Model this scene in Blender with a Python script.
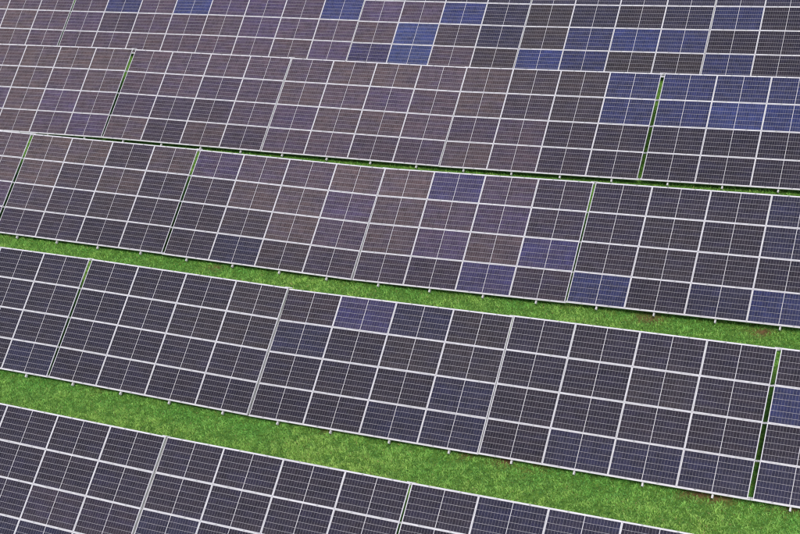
import bpy, math, random
import numpy as np
from mathutils import Matrix, Vector

random.seed(7); rng = np.random.default_rng(7)
scene = bpy.context.scene
for o in list(bpy.data.objects): bpy.data.objects.remove(o)
COL = scene.collection

# ------------------------------------------------------------------ camera
CAM_Z = 36.2
RIGHT = (0.897687, 0.414011, -0.150843); UP = (-0.126531, 0.570115, 0.811763); FWD = (-0.422077, 0.709622, -0.56417)
cam = bpy.data.cameras.new('camera'); cam_o = bpy.data.objects.new('camera', cam); COL.objects.link(cam_o)
cam.sensor_width = 36.0; cam.sensor_fit = 'HORIZONTAL'; cam.lens = 1500.0 / 800 * 36; cam.clip_start = 0.5; cam.clip_end = 3000
R3 = Matrix((RIGHT, UP, tuple(-a for a in FWD))).transposed()
cam_o.matrix_world = Matrix.Translation((0, 0, CAM_Z)) @ R3.to_4x4()
scene.camera = cam_o

# ------------------------------------------------------------------ light: bright overcast
SUN_EL, SUN_AZ = math.radians(52), math.radians(152)      # azimuth clockwise from +Y, sun stands behind the camera
world = bpy.data.worlds.new('World'); scene.world = world; world.use_nodes = True
wn = world.node_tree.nodes; wl = world.node_tree.links; wn.clear()
sky = wn.new('ShaderNodeTexSky'); sky.sky_type = 'NISHITA'; sky.sun_disc = False
sky.sun_elevation = SUN_EL; sky.sun_rotation = SUN_AZ; sky.dust_density = 3.0; sky.air_density = 1.0; sky.ozone_density = 1.0
bg = wn.new('ShaderNodeBackground'); bg.inputs['Strength'].default_value = 0.13
wo = wn.new('ShaderNodeOutputWorld'); wl.new(sky.outputs[0], bg.inputs[0]); wl.new(bg.outputs[0], wo.inputs[0])
sun = bpy.data.lights.new('sun', 'SUN'); sun.energy = 2.0; sun.angle = math.radians(14); sun.color = (1.0, 0.96, 0.9)
sun_o = bpy.data.objects.new('sun', sun); COL.objects.link(sun_o)
sd = Vector((math.sin(SUN_AZ) * math.cos(SUN_EL), math.cos(SUN_AZ) * math.cos(SUN_EL), math.sin(SUN_EL)))
sun_o.rotation_euler = sd.to_track_quat('Z', 'Y').to_euler(); sun_o.location = (0, 0, 60)
scene.cycles.filter_width = 1.25
vs = scene.view_settings; vs.view_transform = 'Standard'; vs.look = 'None'; vs.gamma = 1.0; vs.exposure = 0.3; vs.use_curve_mapping = False

# ------------------------------------------------------------------ measured layout
PU, PV = 2.3647, 1.313            # panel pitch along the row / down the slope
CLEAR = 0.32                      # front edge above the ground
# row, place in row, x, y, z of the left end at mid height (relative to the camera), slope along row, heading, tilt
TABLES = [
 (0, 0, -38.2507, 28.2997, -34.7387, 0.0164, -0.0064, 0.5384), (0, 1, -28.7593, 28.2997, -34.6286, 0.0276, -0.0047, 0.5325),
 (0, 2, -19.1725, 28.2997, -34.4092, 0.0294, 0.003, 0.5424),
 (1, 0, -47.5479, 37.0133, -34.6544, 0.0222, -0.003, 0.5483), (1, 1, -37.9611, 37.0133, -34.4618, 0.0099, -0.003, 0.5457),
 (1, 2, -28.4661, 37.0133, -34.4231, 0.0359, -0.0017, 0.5341), (1, 3, -18.9558, 37.0133, -34.0698, 0.0327, -0.0007, 0.5398),
 (1, 4, -9.3126, 37.0133, -33.748, 0.035, 0.0007, 0.5497),
 (2, 0, -57.165, 45.72, -34.668, 0.0148, 0.005, 0.5415), (2, 1, -47.5126, 45.7539, -34.5291, 0.0148, 0.005, 0.5415),
 (2, 2, -37.8519, 45.7539, -34.3715, 0.0123, 0.0001, 0.5403), (2, 3, -28.3176, 45.7539, -34.2464, 0.0477, -0.0041, 0.5431),
 (2, 4, -18.7729, 45.7539, -33.7974, 0.0467, -0.0067, 0.5357),
 (3, 0, -56.893, 54.5551, -34.8635, 0.0385, 0.0012, 0.5506), (3, 1, -47.2387, 54.5551, -34.5037, 0.0256, -0.0025, 0.5375),
 (3, 2, -37.6949, 54.5551, -34.2835, 0.0235, 0.0036, 0.534), (3, 3, -28.1127, 54.5551, -34.0383, 0.0471, -0.004, 0.5409),
 (3, 4, -18.4974, 54.5551, -33.5955, 0.0478, 0.0006, 0.5424),
 (4, 0, -66.3357, 63.333, -35.0358, 0.031, 0.0075, 0.553), (4, 1, -56.6112, 63.333, -34.7047, 0.0331, 0.0056, 0.5557),
 (4, 2, -46.9908, 63.333, -34.3459, 0.0216, 0.0058, 0.5514), (4, 3, -37.4053, 63.333, -34.1451, 0.0325, 0.0005, 0.5492),
 (4, 4, -27.8575, 63.333, -33.8328, 0.0463, -0.0021, 0.5427), (4, 5, -18.3358, 63.333, -33.3873, 0.0477, 0.0014, 0.5404)]
# tint of every panel, regional brown sheen painted in with its own colour, four rows from the top edge down
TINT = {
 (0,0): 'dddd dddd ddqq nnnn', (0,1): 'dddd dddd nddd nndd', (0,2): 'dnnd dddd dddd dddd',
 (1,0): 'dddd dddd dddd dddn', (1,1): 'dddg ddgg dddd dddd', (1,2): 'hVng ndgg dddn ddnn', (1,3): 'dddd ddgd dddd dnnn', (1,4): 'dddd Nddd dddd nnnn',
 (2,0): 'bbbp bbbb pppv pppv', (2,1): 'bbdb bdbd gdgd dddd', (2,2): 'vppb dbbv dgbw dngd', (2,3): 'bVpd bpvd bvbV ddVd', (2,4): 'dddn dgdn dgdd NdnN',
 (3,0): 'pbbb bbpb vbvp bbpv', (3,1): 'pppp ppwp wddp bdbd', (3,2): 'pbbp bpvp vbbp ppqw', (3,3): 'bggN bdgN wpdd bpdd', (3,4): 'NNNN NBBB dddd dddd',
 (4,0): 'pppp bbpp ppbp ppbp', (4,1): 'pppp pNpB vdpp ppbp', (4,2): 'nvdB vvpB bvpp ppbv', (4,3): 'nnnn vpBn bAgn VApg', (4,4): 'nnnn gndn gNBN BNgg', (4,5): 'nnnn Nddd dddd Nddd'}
def srgb(r, g, b):
    f = lambda c: (c / 255) / 12.92 if c <= 10 else ((c / 255 + 0.055) / 1.055) ** 2.4
    return (f(r), f(g), f(b))
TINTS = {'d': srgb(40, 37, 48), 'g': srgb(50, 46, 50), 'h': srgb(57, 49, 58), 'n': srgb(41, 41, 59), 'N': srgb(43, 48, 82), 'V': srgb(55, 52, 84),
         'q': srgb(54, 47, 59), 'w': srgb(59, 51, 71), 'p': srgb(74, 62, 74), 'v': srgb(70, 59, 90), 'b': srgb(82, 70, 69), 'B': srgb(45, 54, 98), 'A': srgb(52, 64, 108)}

def tints_with_sheen():  # blends neighbouring panels so the painted brown-mauve sheen drifts across each row
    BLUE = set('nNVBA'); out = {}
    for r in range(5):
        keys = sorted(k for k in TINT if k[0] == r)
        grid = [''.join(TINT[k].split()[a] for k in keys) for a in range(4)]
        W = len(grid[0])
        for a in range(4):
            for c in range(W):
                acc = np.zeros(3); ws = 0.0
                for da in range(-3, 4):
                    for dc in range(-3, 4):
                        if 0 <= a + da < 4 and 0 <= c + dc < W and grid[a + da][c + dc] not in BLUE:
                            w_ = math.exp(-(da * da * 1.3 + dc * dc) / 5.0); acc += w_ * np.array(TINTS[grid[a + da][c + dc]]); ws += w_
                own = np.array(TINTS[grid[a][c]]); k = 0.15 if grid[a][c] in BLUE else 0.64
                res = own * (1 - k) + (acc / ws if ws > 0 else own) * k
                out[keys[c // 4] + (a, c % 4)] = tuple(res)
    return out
PANEL_TINT = tints_with_sheen()

# ------------------------------------------------------------------ materials
def mat(name):
    m = bpy.data.materials.new(name); m.use_nodes = True
    return m, m.node_tree.nodes, m.node_tree.links, m.node_tree.nodes['Principled BSDF']
def math_node(n, l, op, a, b=None, c=None):
    x = n.new('ShaderNodeMath'); x.operation = op
    for i, v in enumerate((a, b, c)):
        if v is None: continue
        if isinstance(v, (int, float)): x.inputs[i].default_value = v
        else: l.new(v, x.inputs[i])
    return x.outputs[0]
def ramp(n, l, fac, stops):
    r = n.new('ShaderNodeValToRGB'); e = r.color_ramp.elements
    while len(e) < len(stops): e.new(0.5)
    for k, (p, c) in enumerate(stops): e[k].position = p; e[k].color = (*c, 1)
    l.new(fac, r.inputs[0]); return r.outputs[0]

def metal(name, c, rough, metallic, var=0.06):
    m, n, l, b = mat(name)
    tc = n.new('ShaderNodeTexCoord'); ns = n.new('ShaderNodeTexNoise'); ns.inputs['Scale'].default_value = 3.0; ns.inputs['Detail'].default_value = 6
    oi = n.new('ShaderNodeObjectInfo')
    add = n.new('ShaderNodeVectorMath'); add.operation = 'ADD'; l.new(tc.outputs['Object'], add.inputs[0])
    cb = n.new('ShaderNodeCombineXYZ'); l.new(math_node(n, l, 'MULTIPLY', oi.outputs['Random'], 37.0), cb.inputs[0]); l.new(cb.outputs[0], add.inputs[1])
    l.new(add.outputs[0], ns.inputs['Vector'])
    lo = tuple(x * (1 - 3 * var) for x in c); hi = tuple(min(1, x * (1 + var)) for x in c)
    l.new(ramp(n, l, ns.outputs['Fac'], [(0.3, lo), (0.62, hi)]), b.inputs['Base Color'])
    b.inputs['Roughness'].default_value = rough; b.inputs['Metallic'].default_value = metallic
    return m
M_FRAME = metal('anodised_frame', (0.63, 0.62, 0.65), 0.45, 0.1)
M_STEEL = metal('galvanised_steel', (0.40, 0.41, 0.42), 0.5, 0.4, 0.1)
M_RAIL = metal('dark_rail', (0.20, 0.205, 0.21), 0.6, 0.3, 0.1)  # darker metal than the other steel, so butted seams read dark
M_BACK = metal('white_backsheet', (0.58, 0.57, 0.60), 0.35, 0.0, 0.03)

def cell_material():
    m, n, l, b = mat('silicon_cells')
    uv = n.new('ShaderNodeUVMap'); sep = n.new('ShaderNodeSeparateXYZ'); l.new(uv.outputs[0], sep.inputs[0])
    oi = n.new('ShaderNodeObjectInfo')
    u, v = sep.outputs[0], sep.outputs[1]            # u counts half cells, v counts cell rows
    fu = math_node(n, l, 'FRACT', u); fv = math_node(n, l, 'FRACT', v)
    # distance to nearest cell edge (in cell units)
    du = math_node(n, l, 'SUBTRACT', 0.5, math_node(n, l, 'ABSOLUTE', math_node(n, l, 'SUBTRACT', fu, 0.5)))
    dv = math_node(n, l, 'SUBTRACT', 0.5, math_node(n, l, 'ABSOLUTE', math_node(n, l, 'SUBTRACT', fv, 0.5)))
    gu = math_node(n, l, 'LESS_THAN', du, 0.018); gv = math_node(n, l, 'LESS_THAN', dv, 0.024)
    gap = math_node(n, l, 'MAXIMUM', gu, gv)
    # busbar wires across each cell, thin silver
    bb = math_node(n, l, 'LESS_THAN', math_node(n, l, 'ABSOLUTE', math_node(n, l, 'SUBTRACT', math_node(n, l, 'FRACT', math_node(n, l, 'MULTIPLY', v, 9.0)), 0.5)), 0.02)
    # every cell a shade of its own
    fl = n.new('ShaderNodeCombineXYZ'); l.new(math_node(n, l, 'FLOOR', u), fl.inputs[0]); l.new(math_node(n, l, 'FLOOR', v), fl.inputs[1])
    l.new(math_node(n, l, 'MULTIPLY', oi.outputs['Random'], 91.7), fl.inputs[2])
    wn_ = n.new('ShaderNodeTexWhiteNoise'); wn_.noise_dimensions = '3D'; l.new(fl.outputs[0], wn_.inputs['Vector'])
    # soft streaks running along the strings + slow drift over the panel
    st = n.new('ShaderNodeCombineXYZ'); l.new(math_node(n, l, 'MULTIPLY', u, 0.16), st.inputs[0]); l.new(math_node(n, l, 'MULTIPLY', v, 1.1), st.inputs[1])
    l.new(math_node(n, l, 'MULTIPLY', oi.outputs['Random'], 53.1), st.inputs[2])
    ns = n.new('ShaderNodeTexNoise'); ns.inputs['Scale'].default_value = 0.8; ns.inputs['Detail'].default_value = 3; l.new(st.outputs[0], ns.inputs['Vector'])
    k = math_node(n, l, 'ADD', math_node(n, l, 'MULTIPLY', wn_.outputs['Value'], 0.34), math_node(n, l, 'MULTIPLY', ns.outputs['Fac'], 0.95))
    k = math_node(n, l, 'ADD', k, 0.36)
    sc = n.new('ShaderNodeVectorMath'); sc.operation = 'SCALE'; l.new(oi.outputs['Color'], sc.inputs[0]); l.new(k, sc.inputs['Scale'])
    # hue drift towards violet or tobacco
    hs = n.new('ShaderNodeMix'); hs.data_type = 'RGBA'; hs.blend_type = 'MULTIPLY'; hs.inputs['Factor'].default_value = 1.0
    l.new(sc.outputs[0], hs.inputs[6])
    n2 = n.new('ShaderNodeTexNoise'); n2.inputs['Scale'].default_value = 0.5; n2.inputs['Detail'].default_value = 2
    a2 = n.new('ShaderNodeVectorMath'); a2.operation = 'ADD'; l.new(st.outputs[0], a2.inputs[0]); a2.inputs[1].default_value = (17, 5, 9); l.new(a2.outputs[0], n2.inputs['Vector'])
    l.new(ramp(n, l, n2.outputs['Fac'], [(0.35, (1.07, 1.0, 0.93)), (0.5, (1, 1, 1)), (0.65, (0.95, 0.96, 1.14))]), hs.inputs[7])
    dn = n.new('ShaderNodeTexNoise'); dn.inputs['Scale'].default_value = 1.6; dn.inputs['Detail'].default_value = 4
    dvv = n.new('ShaderNodeCombineXYZ'); l.new(u, dvv.inputs[0]); l.new(math_node(n, l, 'MULTIPLY', v, 0.5), dvv.inputs[1]); l.new(math_node(n, l, 'MULTIPLY', oi.outputs['Random'], 71.3), dvv.inputs[2]); l.new(dvv.outputs[0], dn.inputs['Vector'])
    low = n.new('ShaderNodeMapRange'); low.inputs['From Min'].default_value = 1.6; low.inputs['From Max'].default_value = 0.0; l.new(v, low.inputs['Value'])
    dust = math_node(n, l, 'MULTIPLY', math_node(n, l, 'ADD', math_node(n, l, 'MULTIPLY', low.outputs[0], 0.07), 0.015), dn.outputs['Fac'])
    md = n.new('ShaderNodeMix'); md.data_type = 'RGBA'; l.new(dust, md.inputs['Factor']); l.new(hs.outputs[2], md.inputs[6]); md.inputs[7].default_value = (0.30, 0.27, 0.25, 1)
    hs = md
    m1 = n.new('ShaderNodeMix'); m1.data_type = 'RGBA'; l.new(bb, m1.inputs['Factor']); l.new(hs.outputs[2], m1.inputs[6]); m1.inputs[7].default_value = (0.12, 0.11, 0.13, 1)
    m2 = n.new('ShaderNodeMix'); m2.data_type = 'RGBA'; l.new(gap, m2.inputs['Factor']); l.new(m1.outputs[2], m2.inputs[6]); m2.inputs[7].default_value = (0.31, 0.295, 0.32, 1)
    l.new(m2.outputs[2], b.inputs['Base Color'])
    b.inputs['IOR'].default_value = 1.27; b.inputs['Roughness'].default_value = 0.12
    return m
M_CELL = cell_material()

# ------------------------------------------------------------------ mesh helpers
def mesh_from(name, verts, faces, material, uvs=None):
    me = bpy.data.meshes.new(name); me.from_pydata(verts, [], faces); me.materials.append(material)
    if uvs:
        ul = me.uv_layers.new(name='UVMap')
        for k, c in enumerate(uvs): ul.data[k].uv = c
    me.update(); return me
def box_vf(x0, x1, y0, y1, z0, z1, off=0):
    v = [(x, y, z) for z in (z0, z1) for y in (y0, y1) for x in (x0, x1)]
    f = [(0, 2, 3, 1), (4, 5, 7, 6), (0, 1, 5, 4), (2, 6, 7, 3), (0, 4, 6, 2), (1, 3, 7, 5)]
    return v, [tuple(a + off for a in q) for q in f]
def boxes(name, specs, material):
    V, F = [], []
    for s in specs:
        v, f = box_vf(*s, off=len(V)); V += v; F += f
    return mesh_from(name, V, F, material)
def link(name, data, parent=None, loc=(0, 0, 0), rot=(0, 0, 0), **props):
    o = bpy.data.objects.new(name, data); COL.objects.link(o); o.parent = parent; o.location = loc; o.rotation_euler = rot
    for k, v in props.items(): o[k] = v
    return o

# ------------------------------------------------------------------ terrain
ANCH = []
for (r, i, x, y, z, s, yw, t) in TABLES:
    for u in (0.0, 2 * PU, 4 * PU):
        ANCH.append((x + u, y + yw * u, z + CAM_Z + s * u - 2 * PV * math.sin(t) - CLEAR))
ANCH = np.array(ANCH)
_A = np.c_[np.ones(len(ANCH)), ANCH[:, 0] / 50, ANCH[:, 1] / 50, (ANCH[:, 0] / 50) ** 2, ANCH[:, 0] * ANCH[:, 1] / 2500, (ANCH[:, 1] / 50) ** 2]
_C = np.linalg.lstsq(_A, ANCH[:, 2], rcond=None)[0]; _RES = ANCH[:, 2] - _A @ _C
def ground_z(x, y):
    x = np.clip(np.asarray(x, float), -72, 6); y = np.clip(np.asarray(y, float), 18, 74)
    base = _C[0] + _C[1] * x / 50 + _C[2] * y / 50 + _C[3] * (x / 50) ** 2 + _C[4] * x * y / 2500 + _C[5] * (y / 50) ** 2
    w = np.exp(-((x[..., None] - ANCH[:, 0]) ** 2 + (y[..., None] - ANCH[:, 1]) ** 2) / (2 * 4.0 ** 2))
    return base + (w * _RES).sum(-1) / (w.sum(-1) + 0.15)

SOIL = []   # bare earth spots (x, y, radius), filled in below

def ground_material():
    m, n, l, b = mat('turf_soil')
    tc = n.new('ShaderNodeTexCoord')
    n1 = n.new('ShaderNodeTexNoise'); n1.inputs['Scale'].default_value = 0.5; n1.inputs['Detail'].default_value = 5; l.new(tc.outputs['Object'], n1.inputs['Vector'])
    n2 = n.new('ShaderNodeTexNoise'); n2.inputs['Scale'].default_value = 9.0; n2.inputs['Detail'].default_value = 8; l.new(tc.outputs['Object'], n2.inputs['Vector'])
    turf = ramp(n, l, n2.outputs['Fac'], [(0.3, (0.04, 0.09, 0.016)), (0.5, (0.08, 0.18, 0.028)), (0.7, (0.14, 0.25, 0.045))])
    soil = ramp(n, l, n2.outputs['Fac'], [(0.3, (0.09, 0.045, 0.025)), (0.7, (0.20, 0.11, 0.06))])
    at = n.new('ShaderNodeAttribute'); at.attribute_name = 'bare'
    mx = n.new('ShaderNodeMix'); mx.data_type = 'RGBA'
    l.new(math_node(n, l, 'MULTIPLY', at.outputs['Fac'], math_node(n, l, 'ADD', n1.outputs['Fac'], 0.5)), mx.inputs['Factor'])
    l.new(turf, mx.inputs[6]); l.new(soil, mx.inputs[7]); l.new(mx.outputs[2], b.inputs['Base Color'])
    b.inputs['Roughness'].default_value = 0.95; b.inputs['Specular IOR Level'].default_value = 0.1
    bp = n.new('ShaderNodeBump'); bp.inputs['Strength'].default_value = 0.6; bp.inputs['Distance'].default_value = 0.06
    l.new(n2.outputs['Fac'], bp.inputs['Height']); l.new(bp.outputs[0], b.inputs['Normal'])
    return m

def pixel_ground(px, py):
    d = Vector(RIGHT) * ((px - 400) / 1500) + Vector(UP) * ((267 - py) / 1500) + Vector(FWD)
    t = CAM_Z / -d.z
    for _ in range(8):
        p = Vector((0, 0, CAM_Z)) + d * t
        t += (p.z - float(ground_z(p.x, p.y))) / -d.z
    return p
for (px, py, rad) in ((648, 316, .75), (655, 318, .5), (718, 499, .7), (697, 494, .55), (506, 461, .5), (329, 431, .35), (790, 507, .6), (762, 333, .5),
                      (540, 466, .3), (470, 456, .3), (215, 267, .35), (528, 472, .4), (100, 388, .3), (575, 303, .4), (610, 312, .35)):
    p = pixel_ground(px, py); SOIL.append((p.x, p.y, rad * 0.55))
SOIL = np.array(SOIL)
def bareness(x, y):
    d = np.sqrt(((x[..., None] - SOIL[:, 0]) * 0.6) ** 2 + ((y[..., None] - SOIL[:, 1]) * 1.5) ** 2) / SOIL[:, 2]
    return np.clip(1.35 - d, 0, 1).max(-1)

def axis_coords(lo, hi, step, far):
    core = np.arange(lo, hi + 1e-6, step); out = []
    d = step
    a = hi
    while a < far: d *= 1.5; a += d; out.append(min(a, far))
    left = []; d = step; a = lo
    while a > -far: d *= 1.5; a -= d; left.append(max(a, -far))
    return np.concatenate([left[::-1], core, out])
gx = axis_coords(-70, 6, 0.5, 900); gy = axis_coords(18, 74, 0.5, 900)
GX, GY = np.meshgrid(gx, gy); GZ = ground_z(GX, GY)
nx, ny = len(gx), len(gy)
idx = np.arange(nx * ny).reshape(ny, nx)
gf = np.stack([idx[:-1, :-1], idx[:-1, 1:], idx[1:, 1:], idx[1:, :-1]], -1).reshape(-1, 4)
gm = bpy.data.meshes.new('ground'); gm.from_pydata(np.c_[GX.ravel(), GY.ravel(), GZ.ravel()].tolist(), [], gf.tolist())
gm.polygons.foreach_set('use_smooth', [True] * len(gm.polygons)); gm.materials.append(ground_material())
ba = gm.attributes.new('bare', 'FLOAT', 'POINT'); ba.data.foreach_set('value', bareness(GX.ravel(), GY.ravel()).astype(np.float32)); gm.update()
link('ground', gm, kind='structure')

# ------------------------------------------------------------------ shared table pieces
GAP = 0.012; PW, PH = PU - GAP, PV - GAP          # panel size
FW, FT = 0.023, 0.038                             # frame face width and depth
hw, hh = PW / 2, PH / 2
def bar_frame():
    return boxes('frame', [(-hw, hw, hh - FW, hh, -FT, 0), (-hw, hw, -hh, -hh + FW, -FT, 0),
                           (-hw, -hw + FW, -hh + FW, hh - FW, -FT, -0.0008), (hw - FW, hw, -hh + FW, hh - FW, -FT, -0.0008)], M_FRAME)
ME_FRAME = bar_frame()
ME_BACK = boxes('laminate', [(-hw + FW * .5, hw - FW * .5, -hh + FW * .5, hh - FW * .5, -0.012, -0.006)], M_BACK)
MID = 0.018                                       # white strip between the two half strings
fx0, fx1 = MID / 2, hw - FW - 0.004; fy = hh - FW - 0.004
cw, ch = (fx1 - fx0) / 2, fy
v, f = box_vf(-cw, cw, -ch, ch, -0.002, 0)
uvs = []
for q in f:
    for a in q: uvs.append(((v[a][0] + cw) / (2 * cw) * 11, (v[a][1] + ch) / (2 * ch) * 6))
ME_CELL = mesh_from('cell_field', v, f, M_CELL, uvs)
PURLIN_D, RAFTER_D = 0.06, 0.10
ME_PURLIN = boxes('purlin', [(-0.5, 0.5, -0.03, 0.03, -0.006, 0), (-0.5, 0.5, -0.03, -0.024, -PURLIN_D, -0.006), (-0.5, 0.5, -0.024, 0.012, -PURLIN_D, -PURLIN_D + 0.006)], M_STEEL)
ME_RAFTER = boxes('rafter', [(-0.027, 0.027, -2 * PV - 0.145, 2 * PV - 0.10, -RAFTER_D, 0)], M_FRAME)
ME_FRONT = boxes('front_rail', [(-0.5, 0.5, -0.028, 0.004, -0.055, -0.008)], M_FRAME)
ME_TOP = boxes('top_rail', [(-0.5, 0.5, -0.004, 0.022, -0.045, -0.006)], M_FRAME)
ME_POST = boxes('post', [(-0.04, 0.04, -0.03, -0.022, -1, 0), (-0.04, 0.04, 0.022, 0.03, -1, 0), (-0.004, 0.004, -0.022, 0.022, -1, 0)], M_STEEL)
ME_SPLICE = boxes('splice', [(-0.16, 0.16, 0.024, 0.045, -0.05, -0.002)], M_FRAME)
ME_RAIL = boxes('seam_rail', [(-0.021, 0.021, -2 * PV, 2 * PV - 0.02, -0.02, 0)], M_RAIL)
ME_CLAMP = boxes('clamps', [(c * PU + e - 0.035, c * PU + e + 0.035, v_ - 0.016, v_ + 0.016, 0.0012, 0.007) for c in (-1.5, -.5, .5, 1.5) for e in (-0.55, 0.55) for v_ in (-2 * PV + .012, -PV, 0, PV, 2 * PV - .012)], M_STEEL)

ROWS = ['bottom row', 'second row from the bottom', 'third row from the bottom', 'fourth row from the bottom', 'top row']
LABELS = {
 (0,0): 'dark solar table cut off by the left edge in the bottom row',
 (0,1): 'dark solar table in the middle of the bottom row, left of its green gap',
 (0,2): 'dark solar table at the right end of the bottom row',
 (1,0): 'dark solar table cut off by the left edge in the second row from the bottom',
 (1,1): 'uniformly dark solar table right of the left gap in the second row from the bottom',
 (1,2): 'solar table with a navy top panel, third from the left in second row from bottom',
 (1,3): 'large dark solar table left of the right-hand gap in the second row from the bottom',
 (1,4): 'solar table cut off by the right edge in the second row from the bottom',
 (2,0): 'sliver of a solar table at the left edge of the third row from the bottom',
 (2,1): 'brownish grey solar table between two green gaps at the left of the third row',
 (2,2): 'brown and violet solar table, third from the left in the third row from the bottom',
 (2,3): 'brown solar table with three violet blue panels in the third row from the bottom',
 (2,4): 'dark solar table cut off by the right edge in the third row from the bottom',
 (3,0): 'brown solar table cut off by the left edge in the fourth row from the bottom',
 (3,1): 'purplish brown solar table right of the left gap in the fourth row from the bottom',
 (3,2): 'palest brown solar table in the middle of the fourth row from the bottom',
 (3,3): 'brown to grey solar table with two navy corner panels in the fourth row from bottom',
 (3,4): 'solar table with blue upper panels at the right edge of the fourth row from bottom',
 (4,0): 'brownish solar table in the top left corner, left of the green gap',
 (4,1): 'purple brown solar table right of the green gap in the top row',
 (4,2): 'brown and violet solar table, third from the left in the top row',
 (4,3): 'solar table with a bright blue two-panel patch in the top row',
 (4,4): 'dark solar table with a band of blue panels, second from right in top row',
 (4,5): 'dark solar table in the top right corner'}
GROUPS = ['solar tables of the bottom row', 'solar tables of the second row', 'solar tables of the third row', 'solar tables of the fourth row', 'solar tables of the top row']
by = {(t[0], t[1]): t for t in TABLES}
SEAMS = {(0, 0), (1, 1), (1, 2), (2, 2), (3, 1), (3, 2), (4, 1), (4, 2), (4, 3), (4, 4)}     # tables butted against their right-hand neighbour
SEAM_GAP = 0.034
OPEN_GAP = {(0, 1): .055, (1, 0): .095, (1, 3): .15, (2, 0): .15, (2, 1): .16, (2, 3): .065, (3, 0): .15, (3, 3): .15, (4, 0): .16}     # clear width of the open gaps
fit = {}
for t_ in TABLES:
    n_ = by.get((t_[0], t_[1] + 1))
    fit[t_[:2]] = ((n_[2] - t_[2]) / math.cos(t_[5]) - OPEN_GAP.get(t_[:2], SEAM_GAP)) / (4 * PU) if n_ else 1.0
for T in TABLES:
    r, i, x, y, z, s, yw, t = T
    X = Vector((math.cos(s), yw, math.sin(s))).normalized(); Y = Vector((-X.y, X.x, 0)).normalized(); N = X.cross(Y)
    Rm = Matrix((X, Y, N)).transposed()
    kx = fit[(r, i)]
    mid = Vector((x, y, z + CAM_Z)) + X * (2 * PU * kx)              # centre of the panel plane
    gz = float(ground_z(np.array(mid.x), np.array(mid.y)))
    base = Vector((mid.x, mid.y, gz))
    root = bpy.data.objects.new('solar_table', None); COL.objects.link(root); root.empty_display_size = 0.5
    root.matrix_world = Matrix.Translation(base) @ Rm.to_4x4() @ Matrix.Diagonal((kx, 1, 1, 1))
    root['label'] = LABELS[(r, i)]; root['category'] = 'solar table'; root['group'] = GROUPS[r]
    inv = root.matrix_world.inverted()
    C0 = inv @ mid                                              # panel plane centre in table space
    ct, st = math.cos(t), math.sin(t)
    def P(u, v, d=0.0):                                         # u along row, v up the slope, d out of the panel plane
        return C0 + Vector((u, v * ct - d * st, v * st + d * ct))
    tint = TINT[(r, i)].split()
    for a in range(4):
        for c in range(4):
            jx, jy = random.gauss(0, 0.0016), random.gauss(0, 0.0016)
            loc = P((c - 1.5) * PU + jx, (1.5 - a) * PV + jy, random.uniform(-0.002, 0.002))
            rot = (t + random.gauss(0, 0.0022), random.gauss(0, 0.0016), random.gauss(0, 0.0004))
            p = link('solar_panel', ME_BACK, root, loc, rot)
            link('frame', ME_FRAME, p)
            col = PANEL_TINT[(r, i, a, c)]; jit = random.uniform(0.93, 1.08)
            for sgn in (-1, 1):
                cf = link('cell_field', ME_CELL, p, (sgn * (fx0 + fx1) / 2, 0, -0.004))
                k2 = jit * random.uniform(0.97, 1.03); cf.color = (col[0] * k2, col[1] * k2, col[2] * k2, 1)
    # purlins bridge half of the gap to the neighbour on each side
    def gap_of(key):                                            # width of the gap right of table key
        if (r, key + 1) not in by or (r, key) not in by: return 0.0
        return max(0.0, (by[(r, key + 1)][2] - by[(r, key)][2]) / math.cos(s) - 4 * PU * fit[(r, key)])
    gl, gr = gap_of(i - 1), gap_of(i)
    x0, x1 = -2 * PU - gl / 2 + 0.002, 2 * PU + gr / 2 - 0.002
    for k, vv in enumerate((2 * PV - 0.02, PV, 0.0, -PV, -2 * PV + 0.05)):
        pu = link('purlin', ME_PURLIN, root, P((x0 + x1) / 2, vv, -FT - 0.003), (t, 0, 0)); pu.scale = (x1 - x0, 1, 1)
    fr = link('front_rail', ME_FRONT, root, P((x0 + x1) / 2, -2 * PV, 0), (t, 0, 0)); fr.scale = (x1 - x0, 1, 1)
    tr_ = link('top_rail', ME_TOP, root, P((x0 + x1) / 2, 2 * PV, 0), (t, 0, 0)); tr_.scale = (x1 - x0, 1, 1)
    if by.get((r, i + 1)):
        link('splice_plate', ME_SPLICE, root, P(2 * PU + gr / 2, 2 * PV, -0.006), (t, 0, 0))
    link('clamps', ME_CLAMP, root, P(0, 0, 0.002), (t, 0, 0), kind='stuff')
    if (r, i) in SEAMS:
        link('seam_rail', ME_RAIL, root, P(2 * PU + gr / 2, 0, -0.050), (t, 0, 0))
    for c in range(4):
        uu = (c - 1.5) * PU + random.uniform(-0.06, 0.06)
        dr = -FT - PURLIN_D - 0.006
        link('rafter', ME_RAFTER, root, P(uu, 0, dr), (t + random.gauss(0, .002), 0, 0))
        for vv in (1.25 * PV, -1.15 * PV):
            q = P(uu, vv, dr - RAFTER_D)
            w = root.matrix_world @ q
            h = w.z - float(ground_z(np.array(w.x), np.array(w.y))) + 0.35
            po = link('post', ME_POST, root, q + Vector((0, 0, 0.03)), (0, 0, 0)); po.scale = (1, 1, h + 0.03)

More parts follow.
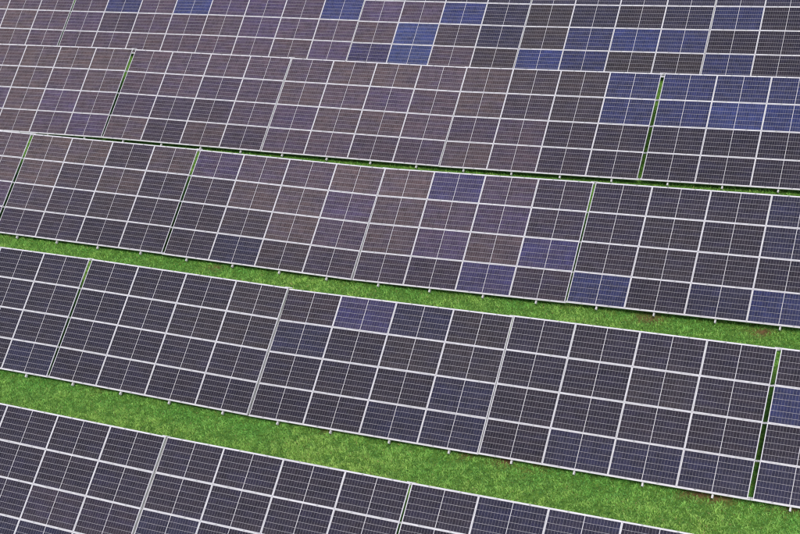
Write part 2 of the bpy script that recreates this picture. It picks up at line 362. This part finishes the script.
# ------------------------------------------------------------------ grass
def grass_material():
    m, n, l, b = mat('grass_blades')
    at = n.new('ShaderNodeAttribute'); at.attribute_name = 'tone'
    l.new(at.outputs['Color'], b.inputs['Base Color'])
    b.inputs['Roughness'].default_value = 0.6; b.inputs['Specular IOR Level'].default_value = 0.25
    tr = n.new('ShaderNodeBsdfTranslucent'); l.new(at.outputs['Color'], tr.inputs['Color'])
    mx = n.new('ShaderNodeMixShader'); mx.inputs[0].default_value = 0.35
    out = n['Material Output']; l.new(b.outputs[0], mx.inputs[1]); l.new(tr.outputs[0], mx.inputs[2]); l.new(mx.outputs[0], out.inputs['Surface'])
    return m

def value_noise(x, y, scale, seed):
    r = np.random.default_rng(seed); tab = r.random((256, 256))
    xs, ys = x / scale, y / scale
    xi, yi = np.floor(xs).astype(int), np.floor(ys).astype(int); fx, fy_ = xs - xi, ys - yi
    fx = fx * fx * (3 - 2 * fx); fy_ = fy_ * fy_ * (3 - 2 * fy_)
    g = lambda a, b_: tab[a % 256, b_ % 256]
    return (g(xi, yi) * (1 - fx) + g(xi + 1, yi) * fx) * (1 - fy_) + (g(xi, yi + 1) * (1 - fx) + g(xi + 1, yi + 1) * fx) * fy_

def scatter(n, x0, x1, y0, y1):
    return rng.uniform(x0, x1, n), rng.uniform(y0, y1, n)
PX, PY, DENSE = [], [], []
a, b_ = scatter(90000, -68, 4, 22, 68); PX.append(a); PY.append(b_)
for yf, xa, xb, cnt in ((37.0, -50, 4, 270000), (45.75, -58, 0, 210000), (54.55, -58, -2, 60000)):     # the strips in front of each row
    a, b_ = scatter(cnt, xa, xb, yf - 2 * PV * math.cos(.54) - 2.2, yf - 2 * PV * math.cos(.54) + 1.9); PX.append(a); PY.append(b_)
gxp, gyp = np.concatenate(PX), np.concatenate(PY)
keep = rng.random(len(gxp)) > bareness(gxp, gyp) * 0.93
clump = value_noise(gxp, gyp, 0.22, 3)
keep &= rng.random(len(gxp)) < 0.45 + 0.75 * clump
gxp, gyp, clump = gxp[keep], gyp[keep], clump[keep]
nb = len(gxp)
gzp = ground_z(gxp[:, None], gyp[:, None])[:, 0] if nb < 1 else np.concatenate([ground_z(c1, c2) for c1, c2 in zip(np.array_split(gxp, 40), np.array_split(gyp, 40))])
big = value_noise(gxp, gyp, 2.6, 11); mid_ = value_noise(gxp, gyp, 0.7, 5)
h = (0.04 + 0.075 * rng.random(nb)) * (0.6 + 0.8 * clump) * (0.8 + 0.4 * big)
w = 0.006 + 0.012 * rng.random(nb)
ang = rng.uniform(0, 2 * math.pi, nb); lean = rng.uniform(0.25, 1.25, nb); fa = rng.uniform(0, 2 * math.pi, nb)
dx, dy = np.cos(ang), np.sin(ang); lx, ly = np.cos(fa) * lean, np.sin(fa) * lean
B = np.c_[gxp, gyp, gzp - 0.01]
side = np.c_[dx, dy, np.zeros(nb)] * w[:, None]
m1 = B + np.c_[lx * h * 0.35, ly * h * 0.35, h * 0.65]
tip = B + np.c_[lx * h, ly * h, h * (1.0 - 0.25 * lean)]
verts = np.stack([B - side * .7, B + side * .7, m1 + side, m1 - side, tip], 1).reshape(-1, 3)
base_i = np.arange(nb) * 5
loops = np.stack([base_i, base_i + 1, base_i + 2, base_i + 3, base_i + 3, base_i + 2, base_i + 4], 1).reshape(-1)
me = bpy.data.meshes.new('grass'); me.vertices.add(nb * 5); me.vertices.foreach_set('co', verts.ravel().astype(np.float32))
me.loops.add(nb * 7); me.loops.foreach_set('vertex_index', loops.astype(np.int32))
me.polygons.add(nb * 2)
ls = np.stack([np.arange(nb) * 7, np.arange(nb) * 7 + 4], 1).ravel()
me.polygons.foreach_set('loop_start', ls.astype(np.int32)); me.polygons.foreach_set('loop_total', np.tile([4, 3], nb).astype(np.int32))
green = np.array([0.165, 0.44, 0.085]); lime = np.array([0.37, 0.57, 0.135]); deep = np.array([0.05, 0.19, 0.05]); straw = np.array([0.34, 0.30, 0.12])
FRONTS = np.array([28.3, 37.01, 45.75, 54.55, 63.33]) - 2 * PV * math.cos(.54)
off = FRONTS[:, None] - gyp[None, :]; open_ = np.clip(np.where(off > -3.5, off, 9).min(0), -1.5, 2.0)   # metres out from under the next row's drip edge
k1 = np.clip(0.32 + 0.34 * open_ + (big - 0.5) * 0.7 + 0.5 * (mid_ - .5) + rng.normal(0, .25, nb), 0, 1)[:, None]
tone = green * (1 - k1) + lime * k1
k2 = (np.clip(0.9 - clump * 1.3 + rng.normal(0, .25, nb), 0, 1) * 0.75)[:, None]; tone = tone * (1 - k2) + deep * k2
dry = (rng.random(nb) < 0.012 + 0.06 * np.clip(big - .5, 0, 1)); tone[dry] = straw * (0.6 + 0.6 * rng.random((dry.sum(), 1)))
tone = tone * (0.9 + 0.5 * rng.random((nb, 1)))
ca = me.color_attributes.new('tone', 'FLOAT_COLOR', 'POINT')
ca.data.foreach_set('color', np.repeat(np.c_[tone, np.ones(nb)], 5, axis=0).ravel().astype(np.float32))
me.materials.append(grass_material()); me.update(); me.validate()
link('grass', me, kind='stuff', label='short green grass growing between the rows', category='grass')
